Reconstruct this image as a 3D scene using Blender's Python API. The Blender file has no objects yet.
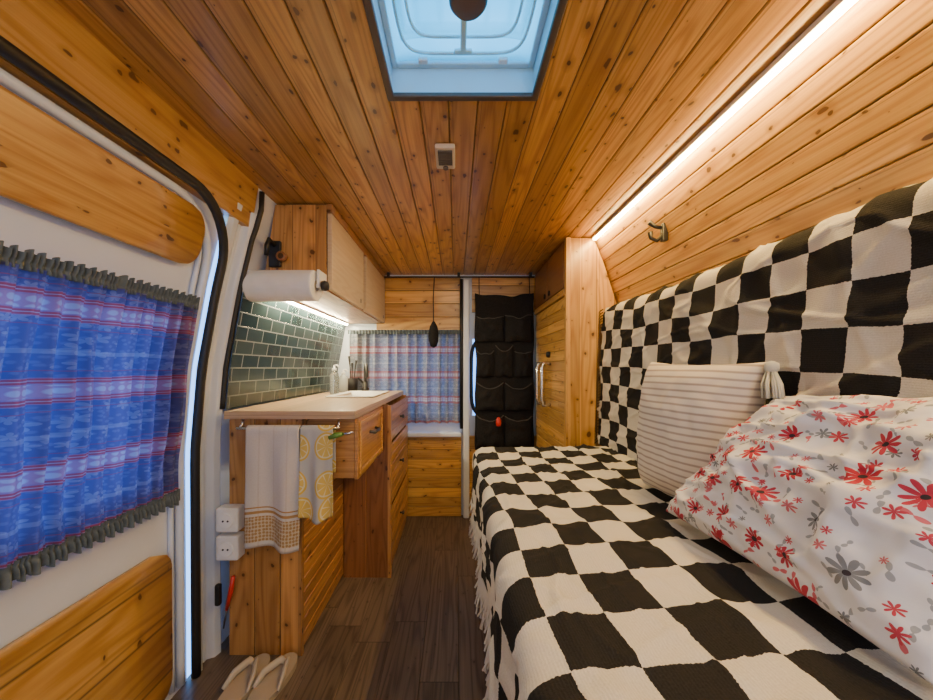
import bpy, bmesh, math, random
from mathutils import Vector, noise
random.seed(7)
SC=bpy.context.scene; C=SC.collection
E=1.117            # eye height: heights below are written relative to the eye (d = z - E)
PI=math.pi
X3=Vector((1,0,0)); Y3=Vector((0,1,0)); Z3=Vector((0,0,1))
def nz(x,y,z=0): return noise.noise(Vector((x,y,z)))

# ------------------------------------------------------------------ materials
class NT:
    def __init__(s,name):
        s.m=bpy.data.materials.new(name); s.m.use_nodes=True; s.nt=s.m.node_tree
        s.b=s.nt.nodes['Principled BSDF']; s.out=s.nt.nodes['Material Output']
    def put(s,sock,v):
        if isinstance(v,bpy.types.NodeSocket): s.nt.links.new(v,sock)
        else:
            if sock.type=='RGBA' and len(v)==3: v=(*v,1)
            sock.default_value=v
    def n(s,t,ins=None,**kw):
        o=s.nt.nodes.new('ShaderNode'+t)
        for k,v in kw.items(): setattr(o,k,v)
        for k,v in (ins or {}).items(): s.put(o.inputs[k],v)
        return o
    def ma(s,op,a,b=0.0,c=None,clamp=False):
        o=s.n('Math',{0:a,1:b},operation=op,use_clamp=clamp)
        if c is not None: s.put(o.inputs[2],c)
        return o.outputs[0]
    def mix(s,f,a,b,bt='MIX'):
        o=s.n('Mix',data_type='RGBA',blend_type=bt)
        s.put(o.inputs[0],f); s.put(o.inputs[6],a); s.put(o.inputs[7],b)
        return o.outputs[2]
    def uv(s):
        o=s.n('TexCoord').outputs['UV']; p=s.n('SeparateXYZ',{0:o})
        return o,p.outputs[0],p.outputs[1]
    def comb(s,x,y,z=0.0): return s.n('CombineXYZ',{0:x,1:y,2:z}).outputs[0]
    def noise(s,vec,scale=1.0,detail=2.0,rough=.5):
        return s.n('TexNoise',{'Vector':vec,'Scale':scale,'Detail':detail,'Roughness':rough}).outputs[0]
    def ramp(s,f,stops,interp='LINEAR'):
        o=s.n('ValToRGB',{0:f}); r=o.color_ramp; r.interpolation=interp
        while len(r.elements)<len(stops): r.elements.new(.5)
        for e,(p,c) in zip(r.elements,stops): e.position=p; e.color=(*c,1)
        return o.outputs[0]
    def bump(s,h,st=.3,dist=.002):
        s.put(s.b.inputs['Normal'],s.n('Bump',{'Height':h,'Strength':st,'Distance':dist}).outputs[0])
    def col(s,c): s.put(s.b.inputs['Base Color'],c)
    def st(s,**kw):
        for k,v in kw.items(): s.put(s.b.inputs[k.replace('_',' ')],v)

def plain(name,c,rough=.5,metal=0,nscale=0,var=.12,**kw):
    s=NT(name); s.st(Roughness=rough,Metallic=metal,**kw)
    g=s.n('TexCoord').outputs['Object']
    f=s.noise(g,nscale or 14,3)
    lo=tuple(x*(1-var) for x in c); hi=tuple(min(1,x*(1+var)) for x in c)
    s.col(s.mix(f,lo,hi)); return s.m

def wood(name,c1,c2,kc,pw=.09,rough=.32,joint=.03,tint=.50,knots=1.0,coat=.22,ends=0,pair=0):
    s=NT(name); _,u,v=s.uv()
    vf=s.ma('FLOOR',v); rn=s.n('TexWhiteNoise',{'W':vf},noise_dimensions='1D').outputs[0]
    fr=s.ma('SUBTRACT',v,vf); vm=s.ma('MULTIPLY',fr,pw); uo=s.ma('ADD',u,s.ma('MULTIPLY',rn,17.0))
    if ends:
        seg=s.ma('DIVIDE',uo,ends); sf=s.ma('FLOOR',seg); es=s.ma('SUBTRACT',seg,sf)
        rn=s.n('TexWhiteNoise',{'Vector':s.comb(vf,sf)},noise_dimensions='2D').outputs[0]
    g=s.noise(s.comb(s.ma('MULTIPLY',uo,2.2),s.ma('MULTIPLY',vm,170.0),s.ma('MULTIPLY',rn,20.0)),1,4,.65)
    g=s.ma('MULTIPLY_ADD',s.ma('SUBTRACT',g,.5),2.2,.5,clamp=True)
    cn=s.noise(s.comb(s.ma('MULTIPLY',uo,.9),s.ma('MULTIPLY',vm,13.0),s.ma('MULTIPLY',rn,31.0)),1,1)
    rings=s.ma('MULTIPLY_ADD',s.ma('SINE',s.ma('MULTIPLY',cn,64.0)),.5,.5)
    rings=s.ma('POWER',rings,2.0)
    f=s.ma('ADD',s.ma('MULTIPLY',g,.56),s.ma('MULTIPLY',rings,.52),clamp=True)
    c=s.mix(f,c1,c2)
    val=s.ma('MULTIPLY_ADD',rn,tint,1-tint*.5)
    c=s.n('HueSaturation',{'Value':val,'Color':c}).outputs[0]
    if knots:
        dn=s.ma('MULTIPLY_ADD',s.noise(s.comb(s.ma('MULTIPLY',uo,26.0),s.ma('MULTIPLY',vm,40.0),rn),1,2),.34,-.17)
        for sc,mul,thr,sh in ((6.0,.110,.28,0.0),(11.0,.118,.27,3.7)):
            vo=s.n('TexVoronoi',{'Vector':s.comb(s.ma('ADD',s.ma('MULTIPLY_ADD',uo,sc,sh),dn),s.ma('MULTIPLY_ADD',v,pw*sc*1.6,s.ma('MULTIPLY',rn,3.0))),'Scale':1.0},voronoi_dimensions='2D')
            cr=s.n('SeparateColor',{0:vo.outputs['Color']}).outputs[0]
            r=s.ma('MULTIPLY',s.ma('MAXIMUM',s.ma('SUBTRACT',cr,thr),0.0),mul*knots*1.2)
            k=s.ma('MULTIPLY',s.ma('SUBTRACT',r,vo.outputs['Distance']),44.0,clamp=True)
            h=s.ma('MULTIPLY',s.ma('MULTIPLY',s.ma('SUBTRACT',s.ma('MULTIPLY',r,3.2),vo.outputs['Distance']),5.0,clamp=True),.55)
            c=s.mix(h,c,tuple(x*.65 for x in c2)); c=s.mix(s.ma('MULTIPLY',k,.92),c,kc)
    if joint:
        e=s.ma('MINIMUM',fr,s.ma('SUBTRACT',1.0,fr))
        sh1=s.ma('SUBTRACT',1.0,s.ma('DIVIDE',e,joint*2.6),clamp=True)
        c=s.mix(s.ma('MULTIPLY',sh1,.35),c,tuple(min(1,x*1.15) for x in c1))
        if pair:   # second fine groove line of the tongue and groove shoulder, on one side of the joint
            j2=s.ma('SUBTRACT',1.0,s.ma('DIVIDE',s.ma('ABSOLUTE',s.ma('SUBTRACT',fr,joint*4.2)),joint*.75),clamp=True)
            c=s.mix(s.ma('MULTIPLY',j2,.6),c,tuple(x*.25 for x in c2))
        j=s.ma('SUBTRACT',1.0,s.ma('DIVIDE',e,joint),clamp=True)
        if ends:
            e2=s.ma('MINIMUM',es,s.ma('SUBTRACT',1.0,es)); j=s.ma('MAXIMUM',j,s.ma('SUBTRACT',1.0,s.ma('DIVIDE',e2,.003),clamp=True))
        c=s.mix(s.ma('MULTIPLY',j,.88),c,tuple(x*.14 for x in c2))
    s.col(c); s.st(Roughness=rough); s.b.inputs['Coat Weight'].default_value=coat; s.b.inputs['Coat Roughness'].default_value=.2
    s.bump(f,.15,.001)
    return s.m

M={}
M['ceil']=wood('ceiling_pine',(.65,.355,.098),(.37,.162,.035),(.07,.024,.008),pw=.078,joint=.034,pair=1)
M['wall']=wood('wall_pine',(.72,.42,.12),(.45,.21,.049),(.09,.03,.009),pw=.062,joint=.038,pair=1)
M['board']=wood('pine_board',(.71,.41,.12),(.46,.215,.051),(.10,.036,.011),pw=.2,joint=0)
M['kitchen']=wood('kitchen_pine',(.60,.315,.10),(.36,.157,.042),(.08,.028,.009),pw=.075)
M['kboard']=wood('kitchen_board',(.54,.28,.092),(.35,.152,.044),(.08,.028,.009),pw=.2,joint=0)
M['reddish']=wood('reddish_board',(.36,.15,.052),(.22,.08,.025),(.06,.018,.007),pw=.12,joint=.02)
M['worktop']=wood('worktop_wood',(.60,.42,.25),(.47,.30,.155),(.3,.15,.06),pw=.06,joint=.02,knots=0,rough=.3,tint=.3)
M['floor']=wood('floor_vinyl',(.180,.133,.096),(.066,.048,.035),(.05,.035,.025),pw=.14,joint=.014,tint=.5,knots=.6,rough=.42,ends=.9,coat=.03)
M['ply']=wood('pale_plywood',(.67,.53,.35),(.59,.44,.275),(.4,.25,.12),pw=.35,joint=0,knots=0,tint=.1,rough=.5,coat=.05)
M['brownply']=wood('brown_plywood',(.28,.128,.042),(.20,.083,.026),(.1,.04,.01),pw=.35,joint=0,knots=.4,tint=.1)
M['white']=plain('white_metal',(.68,.735,.83),.26,var=.04)
M['plastic']=plain('white_plastic',(.8,.79,.76),.35)
M['ventbeige']=plain('beige_vent_plastic',(.60,.54,.43),.45)
M['ventdark']=plain('dark_vent_grille',(.13,.115,.095),.6)
M['paper']=plain('paper_white',(.85,.84,.82),.9)
M['black']=plain('black_rubber',(.012,.012,.013),.5)
M['blackfab']=plain('black_fabric',(.019,.018,.019),1.0,nscale=120,var=.5)
M['blackfab'].node_tree.nodes['Principled BSDF'].inputs['Specular IOR Level'].default_value=.12
M['binding']=plain('grey_binding',(.055,.052,.05),.9)
M['chrome']=plain('chrome',(.8,.8,.78),.18,1)
M['handle']=plain('pale_handle_metal',(.72,.71,.68),.22,.9)
M['steel']=plain('dark_steel',(.12,.115,.11),.35,.8)
M['darkhook']=plain('dark_hook_metal',(.03,.028,.026),.35,.3)
M['grey']=plain('grey_plastic',(.25,.24,.22),.5)
M['darkframe']=plain('dark_hatch_frame',(.085,.068,.055),.4)
M['knob']=plain('brown_knob',(.11,.075,.06),.5)
M['red']=plain('red_plastic',(.6,.03,.02),.35)
M['green']=plain('green_plastic',(.12,.25,.04),.35)
M['beige']=plain('beige_rubber',(.37,.31,.24),.7)
M['beigestrap']=plain('beige_strap',(.45,.40,.33),.6)
M['tassel']=plain('grey_tassel',(.50,.49,.44),.9)
M['header']=plain('slate_ruffle',(.10,.125,.14),.9,nscale=60,var=.5)
M['cream']=plain('cream_fringe',(.6,.56,.5),.9)
M['foam']=plain('dark_seat_foam',(.05,.045,.042),.9)
M['bench']=wood('bench_board',(.26,.13,.055),(.18,.08,.03),(.06,.02,.008),pw=.3,joint=0)

def emit(name,c,st):
    s=NT(name); e=s.n('Emission',{'Color':(*c,1),'Strength':st}); s.nt.links.new(e.outputs[0],s.out.inputs[0]); return s.m
M['led']=emit('led_glow',(1,.66,.21),150)
M['led2']=emit('led_glow_kitchen',(1,.84,.50),280)

def tiles():
    s=NT('slate_tiles'); uv,_,_=s.uv()
    b=s.n('TexBrick',{'Vector':uv,'Color1':(.013,.030,.034,1),'Color2':(.050,.080,.084,1),'Mortar':(.36,.40,.36,1),'Scale':1.0,
        'Mortar Size':.0024,'Brick Width':.116,'Row Height':.0555,'Bias':-.1})
    b.offset=.5
    f=s.noise(uv,22,4); c=s.mix(s.ma('MULTIPLY',f,.55),b.outputs[0],(.026,.048,.054),'MIX')
    c=s.mix(b.outputs[1],c,(.20,.23,.23))
    s.col(c); s.b.inputs['Specular IOR Level'].default_value=.35
    s.put(s.b.inputs['Roughness'],s.ma('MULTIPLY_ADD',b.outputs[1],.6,.14)); s.bump(s.ma('ADD',s.ma('SUBTRACT',1.0,b.outputs[1]),s.ma('MULTIPLY',f,.5)),.55,.003); return s.m
M['tile']=tiles()

def checker():
    s=NT('checkered_weave'); uv,u,v=s.uv()
    w1=s.ma('MULTIPLY_ADD',s.noise(uv,5,2),.015,-.0075); w2=s.ma('MULTIPLY_ADD',s.noise(s.comb(v,u,3.0),5,2),.015,-.0075)
    fz=s.ma('MULTIPLY_ADD',s.noise(uv,230,1),.004,-.002)
    vec=s.comb(s.ma('ADD',u,s.ma('ADD',w1,fz)),s.ma('ADD',v,s.ma('ADD',w2,fz)),.05)
    k=s.n('TexChecker',{'Vector':vec,'Scale':1/.100}).outputs[1]
    wv=s.noise(uv,300,3,.7); rib=s.ma('MULTIPLY_ADD',s.ma('SINE',s.ma('MULTIPLY',v,1300.0)),.5,.5)
    wvr=s.ma('ADD',s.ma('MULTIPLY',wv,.85),s.ma('MULTIPLY',rib,.15))
    wh=s.mix(wvr,(.44,.405,.35),(.78,.73,.645)); bl=s.mix(wvr,(.003,.003,.003),(.036,.033,.032))
    s.col(s.mix(k,bl,wh)); s.st(Roughness=.95); s.b.inputs['Specular IOR Level'].default_value=.15; s.bump(wvr,.5,.0025); return s.m
M['check']=checker()

def striped():
    s=NT('striped_linen'); uv,u,v=s.uv()
    vv=s.ma('ADD',v,s.ma('MULTIPLY',s.noise(uv,4,1),.012))
    f=s.ma('FRACT',s.ma('MULTIPLY',vv,52.0))
    c=s.ramp(f,[(0,(.62,.56,.50)),(.38,(.62,.56,.50)),(.52,(.33,.275,.26)),(.68,(.33,.275,.26)),(.82,(.62,.56,.50))])
    s.col(c); s.st(Roughness=.95); s.bump(s.noise(uv,300,2),.3,.002); return s.m
M['stripe']=striped()

def flower_mask(s,u,v,scale,R,petals,thr,rand=.75,off=0.0,ex=.55,sv=.5,inner=.2):
    vec=s.comb(s.ma('ADD',u,off),s.ma('ADD',v,off*.7))
    vo=s.n('TexVoronoi',{'Vector':vec,'Scale':scale,'Randomness':rand},voronoi_dimensions='2D')
    d=s.n('VectorMath',{0:vec,1:vo.outputs['Position']},operation='SUBTRACT').outputs[0]
    p=s.n('SeparateXYZ',{0:d}); r=s.n('VectorMath',{0:d},operation='LENGTH').outputs['Value']
    cc=s.n('SeparateColor',{0:vo.outputs['Color']})
    a=s.ma('ADD',s.ma('ARCTAN2',p.outputs[1],p.outputs[0]),s.ma('MULTIPLY',cc.outputs[2],6.0))
    pt=s.ma('POWER',s.ma('ABSOLUTE',s.ma('COSINE',s.ma('MULTIPLY',a,petals/2))),ex)
    pr=s.ma('MULTIPLY',s.ma('MULTIPLY_ADD',pt,1-inner,inner),s.ma('MULTIPLY',s.ma('MULTIPLY_ADD',cc.outputs[1],sv,1.05-sv),R))
    m=s.ma('MULTIPLY',s.ma('LESS_THAN',r,pr),s.ma('GREATER_THAN',cc.outputs[0],thr))
    ctr=s.ma('MULTIPLY',m,s.ma('LESS_THAN',r,R*.16))
    return m,ctr,cc
def floral():
    s=NT('floral_cotton'); uv,u,v=s.uv()
    c=s.mix(s.noise(uv,6,2),(.63,.615,.65),(.71,.695,.725))
    m,_,cc=flower_mask(s,u,v,34,.015,2,.25,.95,.37,ex=5.0,inner=.04); c=s.mix(m,c,s.ramp(cc.outputs[1],[(0,(.30,.31,.33)),(.7,(.30,.31,.34)),(.72,(.55,.12,.15))],'CONSTANT'))
    m,k,cc=flower_mask(s,u,v,25,.012,7,.22,.9,.11,ex=1.1,inner=.15); c=s.mix(m,c,s.ramp(cc.outputs[2],[(0,(.48,.04,.07)),(.42,(.17,.18,.20)),(.75,(.52,.12,.15))],'CONSTANT')); 
    m,k,cc=flower_mask(s,u,v,12.5,.029,9,.28,.6,.045,ex=.7,sv=.5); c=s.mix(m,c,s.ramp(cc.outputs[2],[(0,(.42,.015,.04)),(.45,(.20,.21,.23)),(.68,(.46,.03,.06))],'CONSTANT')); c=s.mix(k,c,(.03,.02,.025))
    s.col(c); s.st(Roughness=.9); s.bump(s.noise(uv,260,2),.15,.001); return s.m
M['floral']=floral()

def lemon():
    s=NT('lemon_cotton'); uv,u,v=s.uv()
    vec=s.comb(s.ma('ADD',u,.03),v); vo=s.n('TexVoronoi',{'Vector':vec,'Scale':8.0,'Randomness':.35},voronoi_dimensions='2D')
    d=s.n('VectorMath',{0:vec,1:vo.outputs['Position']},operation='SUBTRACT').outputs[0]
    p=s.n('SeparateXYZ',{0:d}); r=s.n('VectorMath',{0:d},operation='LENGTH').outputs['Value']
    a=s.ma('ARCTAN2',p.outputs[1],p.outputs[0])
    seg=s.ma('LESS_THAN',s.ma('ABSOLUTE',s.ma('COSINE',s.ma('MULTIPLY',a,4.0))),.2)
    c=s.mix(s.ma('LESS_THAN',r,.052),(.46,.46,.44),(.64,.43,.075))
    c=s.mix(s.ma('LESS_THAN',r,.045),c,(.68,.62,.40)); c=s.mix(s.ma('LESS_THAN',r,.040),c,s.mix(seg,(.64,.45,.11),(.70,.64,.42)))
    s.col(c); s.st(Roughness=.95); return s.m
M['lemon']=lemon()
def teatowel():
    s=NT('beige_tea_towel'); uv,u,v=s.uv()
    base=s.mix(s.noise(uv,160,2),(.54,.50,.455),(.66,.62,.57))
    pl=s.ma('GREATER_THAN',s.ma('FRACT',s.ma('MULTIPLY',u,16.0)),.90)
    c=s.mix(s.ma('MULTIPLY',pl,.25),base,(.40,.32,.26))
    orn=s.n('TexVoronoi',{'Vector':uv,'Scale':80.0,'Randomness':.2},voronoi_dimensions='2D').outputs['Distance']
    g=s.mix(s.ma('GREATER_THAN',orn,.4),(.36,.22,.09),(.54,.45,.32))
    f=s.ma('MULTIPLY',s.ma('GREATER_THAN',v,.02),s.ma('LESS_THAN',v,.115))
    c=s.mix(f,c,g)
    for a,b in ((.125,.135),(.145,.15)):
        f2=s.ma('MULTIPLY',s.ma('GREATER_THAN',v,a),s.ma('LESS_THAN',v,b)); c=s.mix(f2,c,(.40,.23,.08))
    s.col(c); s.st(Roughness=.95); return s.m
M['tea']=teatowel()

def curtain_mat(name,blue1,blue2,pale,red,pink,trans,per=.185):
    s=NT(name); uv,u,v=s.uv()
    f=s.ma('FRACT',s.ma('MULTIPLY',v,1/per))
    uu=s.ma('MULTIPLY',u,.62)
    pr=s.n('TexVoronoi',{'Vector':s.comb(uu,v),'Scale':85.0,'Randomness':1.0},voronoi_dimensions='2D').outputs['Distance']
    prn=s.ma('MULTIPLY',s.ma('SUBTRACT',.50,s.ma('ADD',pr,s.ma('MULTIPLY',s.noise(uv,160,2),.25))),6.0,clamp=True)
    bl=s.mix(s.ma('MULTIPLY',prn,.45),blue1,blue2)
    m,k,cc=flower_mask(s,uu,v,30,.015,5,.20,.6,.2,ex=.8)
    bl=s.mix(s.ma('MULTIPLY',m,.30),bl,pale)
    orn=s.n('TexVoronoi',{'Vector':s.comb(uu,v),'Scale':58.0,'Randomness':.05},voronoi_dimensions='2D').outputs['Distance']
    pk=s.mix(s.ma('MULTIPLY',s.ma('SUBTRACT',orn,.30),7.0,clamp=True),pale,pink)
    def band(a,b,sf=.008):
        return s.ma('MULTIPLY',s.ma('DIVIDE',s.ma('SUBTRACT',f,a),sf,clamp=True),s.ma('DIVIDE',s.ma('SUBTRACT',b,f),sf,clamp=True))
    c=s.mix(s.ma('MULTIPLY',band(.27,.59),.75),bl,pink)
    c=s.mix(s.ma('MULTIPLY',band(.355,.505),.9),c,pk)
    for a,b,kk,cl in ((.28,.345,.9,red),(.515,.58,.9,red),(.305,.32,.7,pale),(.54,.555,.7,pale),(.66,.675,.6,red),(.185,.20,.6,red),(.86,.92,.30,pale)):
        c=s.mix(s.ma('MULTIPLY',band(a,b,.005),kk),c,cl)
    s.col(c); s.st(Roughness=.95)
    t=s.n('BsdfTranslucent',{'Color':c}); mx=s.n('MixShader',{0:trans,1:s.b.outputs[0],2:t.outputs[0]})
    s.nt.links.new(mx.outputs[0],s.out.inputs[0]); return s.m
M['curtain']=curtain_mat('blue_print_curtain',(.085,.092,.26),(.16,.17,.37),(.34,.35,.50),(.34,.055,.09),(.32,.17,.31),.52)
M['curtain2']=curtain_mat('rear_print_curtain',(.22,.255,.31),(.35,.38,.42),(.56,.57,.58),(.36,.07,.07),(.44,.30,.31),.18)

def glass(name,tint=(.8,.9,1)):
    s=NT(name); t=s.n('BsdfTransparent',{'Color':(*tint,1)}); g=s.n('BsdfGlossy',{'Roughness':.05})
    mx=s.n('MixShader',{0:.08,1:t.outputs[0],2:g.outputs[0]}); s.nt.links.new(mx.outputs[0],s.out.inputs[0]); return s.m
M['glass']=glass('window_glass')
def dome_mat(name,a,b,base):
    s=NT(name); s.col(base); s.st(Roughness=.25)
    g=s.n('TexCoord').outputs['Object']; f=s.noise(g,6,2); f=s.ma('MULTIPLY_ADD',s.ma('SUBTRACT',f,.5),2.2,.5,clamp=True)
    t=s.n('BsdfTranslucent',{'Color':s.mix(f,a,b)}); mx=s.n('MixShader',{0:.88,1:s.b.outputs[0],2:t.outputs[0]})
    s.nt.links.new(mx.outputs[0],s.out.inputs[0]); return s.m
M['dome']=dome_mat('hatch_dome',(.03,.70,.66),(.26,.96,.86),(.10,.56,.72))
M['domerib']=plain('hatch_rib',(.55,.88,.94),.3)
M['hatchwhite']=plain('hatch_white',(.55,.76,.83),.35,var=.05)
def clear():
    s=NT('clear_bottle'); s.col((.70,.75,.74)); s.st(Roughness=.1); s.b.inputs['Transmission Weight'].default_value=.8; return s.m
M['clear']=clear()
M['soap']=plain('grey_soap_bottle',(.42,.44,.42),.25)

# ------------------------------------------------------------------ mesh builder
def wloc(o):
    p=Vector((0,0,0))
    while o is not None: p+=o.location; o=o.parent
    return p
class MB:
    def __init__(s): s.v=[]; s.f=[]; s.uv=[]
    def face(s,ps,uvs):
        i=len(s.v); s.v+=[Vector(p) for p in ps]; s.f.append(tuple(range(i,i+len(ps)))); s.uv.append([tuple(q) for q in uvs]); return s
    def grid(s,nu,nv,fn):
        i=len(s.v); uv=[]
        for b in range(nv+1):
            for a in range(nu+1):
                p,q=fn(a/nu,b/nv); s.v.append(Vector(p)); uv.append(q)
        for b in range(nv):
            for a in range(nu):
                k=[b*(nu+1)+a,b*(nu+1)+a+1,(b+1)*(nu+1)+a+1,(b+1)*(nu+1)+a]
                s.f.append(tuple(i+j for j in k)); s.uv.append([uv[j] for j in k])
        return s
    def box(s,x0,x1,y0,y1,z0,z1,g='y',pw=.2):
        lo=(x0,y0,z0); hi=(x1,y1,z1); i=len(s.v)
        for z in (z0,z1):
            for y in (y0,y1):
                for x in (x0,x1): s.v.append(Vector((x,y,z)))
        F=[(0,4,6,2),(1,3,7,5),(0,1,5,4),(2,6,7,3),(0,2,3,1),(4,5,7,6)]
        ga='xyz'.index(g)
        for n,f in enumerate(F):
            na=n//2; oth=[a for a in range(3) if a!=na]
            ua=ga if ga in oth else oth[0]; va=[a for a in oth if a!=ua][0]
            s.f.append(tuple(i+j for j in f)); s.uv.append([(s.v[i+j][ua],s.v[i+j][va]/pw+50) for j in f])
        return s
    def tube(s,pts,r,n=10,flat=1.0):
        pts=[Vector(p) for p in pts]; i=len(s.v); up=None
        R=r if isinstance(r,(list,tuple)) else [r]*len(pts)
        for k,p in enumerate(pts):
            t=(pts[min(k+1,len(pts)-1)]-pts[max(k-1,0)]).normalized()
            if up is None:
                up=Z3 if abs(t.z)<.8 else X3
            a=t.cross(up).normalized(); up=a.cross(t).normalized()
            for j in range(n):
                th=2*PI*j/n; s.v.append(p+(a*math.cos(th)+up*math.sin(th)*flat)*R[k])
        for k in range(len(pts)-1):
            for j in range(n):
                q=[k*n+j,k*n+(j+1)%n,(k+1)*n+(j+1)%n,(k+1)*n+j]; s.f.append(tuple(i+x for x in q)); s.uv.append([(k*.05,j/n),(k*.05,(j+1)/n),((k+1)*.05,(j+1)/n),((k+1)*.05,j/n)])
        for base in (0,(len(pts)-1)*n):
            s.f.append(tuple(i+base+j for j in range(n))); s.uv.append([(0,0)]*n)
        return s
    def lathe(s,prof,c,ax='z',n=24):
        c=Vector(c); A={'z':(X3,Y3,Z3),'x':(Y3,Z3,X3),'y':(Z3,X3,Y3)}[ax]; i=len(s.v); m=len(prof)
        for r,h in prof:
            for j in range(n):
                th=2*PI*j/n; s.v.append(c+A[0]*r*math.cos(th)+A[1]*r*math.sin(th)+A[2]*h)
        for k in range(m-1):
            for j in range(n):
                q=[k*n+j,k*n+(j+1)%n,(k+1)*n+(j+1)%n,(k+1)*n+j]; s.f.append(tuple(i+x for x in q)); s.uv.append([(prof[k][1],j/n),(prof[k][1],(j+1)/n),(prof[k+1][1],(j+1)/n),(prof[k+1][1],j/n)])
        for base in (0,(m-1)*n):
            s.f.append(tuple(i+base+j for j in range(n))); s.uv.append([(0,0)]*n)
        return s
    def prism(s,poly,ax,a0,a1,pw=.09,gu=1):
        k='xyz'.index(ax); o=[a for a in range(3) if a!=k]
        def P(q,a):
            p=[0,0,0]; p[k]=a; p[o[0]]=q[0]; p[o[1]]=q[1]; return p
        for a in (a0,a1): s.face([P(q,a) for q in poly],[(q[gu],q[1-gu]/pw+50) for q in poly])
        n=len(poly)
        for j in range(n):
            q,r=poly[j],poly[(j+1)%n]; L=math.dist(q,r)
            s.face([P(q,a0),P(r,a0),P(r,a1),P(q,a1)],[(0,50),(0,50+L/pw),(a1-a0,50+L/pw),(a1-a0,50)])
        return s
    def planks(s,path,d,L,w,ns=1,s0=0.0,depth=.005,g=.004,u0=0.0):
        path=[Vector(p) for p in path]; cum=[0]
        for a,b in zip(path,path[1:]): cum.append(cum[-1]+(b-a).length)
        T=cum[-1]; S={s0,s0+T}|{s0+c for c in cum}
        k=math.floor(s0/w)-1
        while k*w<s0+T+w:
            for off in (0,g,w-g):
                q=k*w+off
                if s0<q<s0+T: S.add(q)
            k+=1
        S=sorted(S); R=[]
        for q in S:
            t=q-s0; j=0
            while j<len(cum)-2 and t>cum[j+1]: j+=1
            tan=(path[j+1]-path[j]).normalized(); p=path[j]+tan*(t-cum[j])
            n=d.cross(tan)*ns; rr=(q/w)%1*w; dist=min(rr,w-rr)
            R.append((p-n*depth*max(0,1-dist/g),q/w+100))
        for (p,v),(p2,v2) in zip(R,R[1:]):
            if v2-v<1e-6: continue
            e=1e-5
            s.face([p,p2,p2+d*L,p+d*L],[(u0,v+e),(u0,v2-e),(u0+L,v2-e),(u0+L,v+e)])
        return s
    def build(s,name,mat,parent=None,bevel=0,smooth=False,merge=False,solid=0,sub=0,seg=2):
        vs=[v+Vector((0,0,E)) for v in s.v]
        if parent is not None: o0=wloc(parent)
        else:
            lo=Vector([min(v[i] for v in vs) for i in range(3)]); hi=Vector([max(v[i] for v in vs) for i in range(3)])
            o0=Vector(((lo.x+hi.x)/2,(lo.y+hi.y)/2,lo.z))
        me=bpy.data.meshes.new(name); me.from_pydata([v-o0 for v in vs],[],s.f)
        ul=me.uv_layers.new(name='UVMap'); k=0
        for q in s.uv:
            for x in q: ul.data[k].uv=x; k+=1
        bm=bmesh.new(); bm.from_mesh(me)
        if merge: bmesh.ops.remove_doubles(bm,verts=bm.verts,dist=1e-4)
        bmesh.ops.recalc_face_normals(bm,faces=bm.faces)
        bm.to_mesh(me); bm.free()
        if smooth:
            for p in me.polygons: p.use_smooth=True
        me.materials.append(M[mat] if isinstance(mat,str) else mat)
        o=bpy.data.objects.new(name,me); C.objects.link(o)
        if parent is not None: o.parent=parent
        else: o.location=o0
        if bevel:
            b=o.modifiers.new('bevel','BEVEL'); b.width=bevel; b.segments=seg; b.limit_method='ANGLE'
        if solid:
            b=o.modifiers.new('solid','SOLIDIFY'); b.thickness=solid; b.offset=0
        if sub:
            b=o.modifiers.new('sub','SUBSURF'); b.levels=sub; b.render_levels=sub
        return o
def tag(o,label,cat,group=None,kind=None):
    o['label']=label; o['category']=cat
    if group: o['group']=group
    if kind: o['kind']=kind
    return o
def thing(name,x,y,d,label,cat,group=None):
    o=bpy.data.objects.new(name,None); C.objects.link(o); o.location=(x,y,d+E); o.empty_display_size=.05
    return tag(o,label,cat,group)
def struct(o,label,cat): o['kind']='structure'; o['label']=label; o['category']=cat; return o
def sroot(name,x,y,d,label,cat):
    o=bpy.data.objects.new(name,None); C.objects.link(o); o.location=(x,y,d+E); return struct(o,label,cat)

def interp(T,d):
    if d<=T[0][0]: return T[0][1]
    for (a,b),(c,e) in zip(T,T[1:]):
        if d<=c:
            return b+(e-b)*(d-a)/(c-a)
    return T[-1][1]
LT=[(-1.117,-.95),(-.3,-.955),(0,-.93),(.3,-.875),(.55,-.815),(.707,-.77)]
RT=[(-1.117,.955),(-.3,.955),(0,.94),(.3,.895),(.55,.815),(.70,.757)]
lx=lambda d:interp(LT,d); rx=lambda d:interp(RT,d)
FL=-1.117; CE=.707; BK=2.66; FR=-1.3

def lsheet(mb,y0,y1,d0,d1,off=0,n=14,off2=None):
    def fn(u,v):
        y=y0+(y1-y0)*u; d=d0+(d1-d0)*v; o=off+((off2-off)*math.sin(u*PI/2) if off2 is not None else 0)
        return (lx(d)+o,y,d),(y,d)
    return mb.grid(8 if off2 is not None else 1,n,fn)

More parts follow.
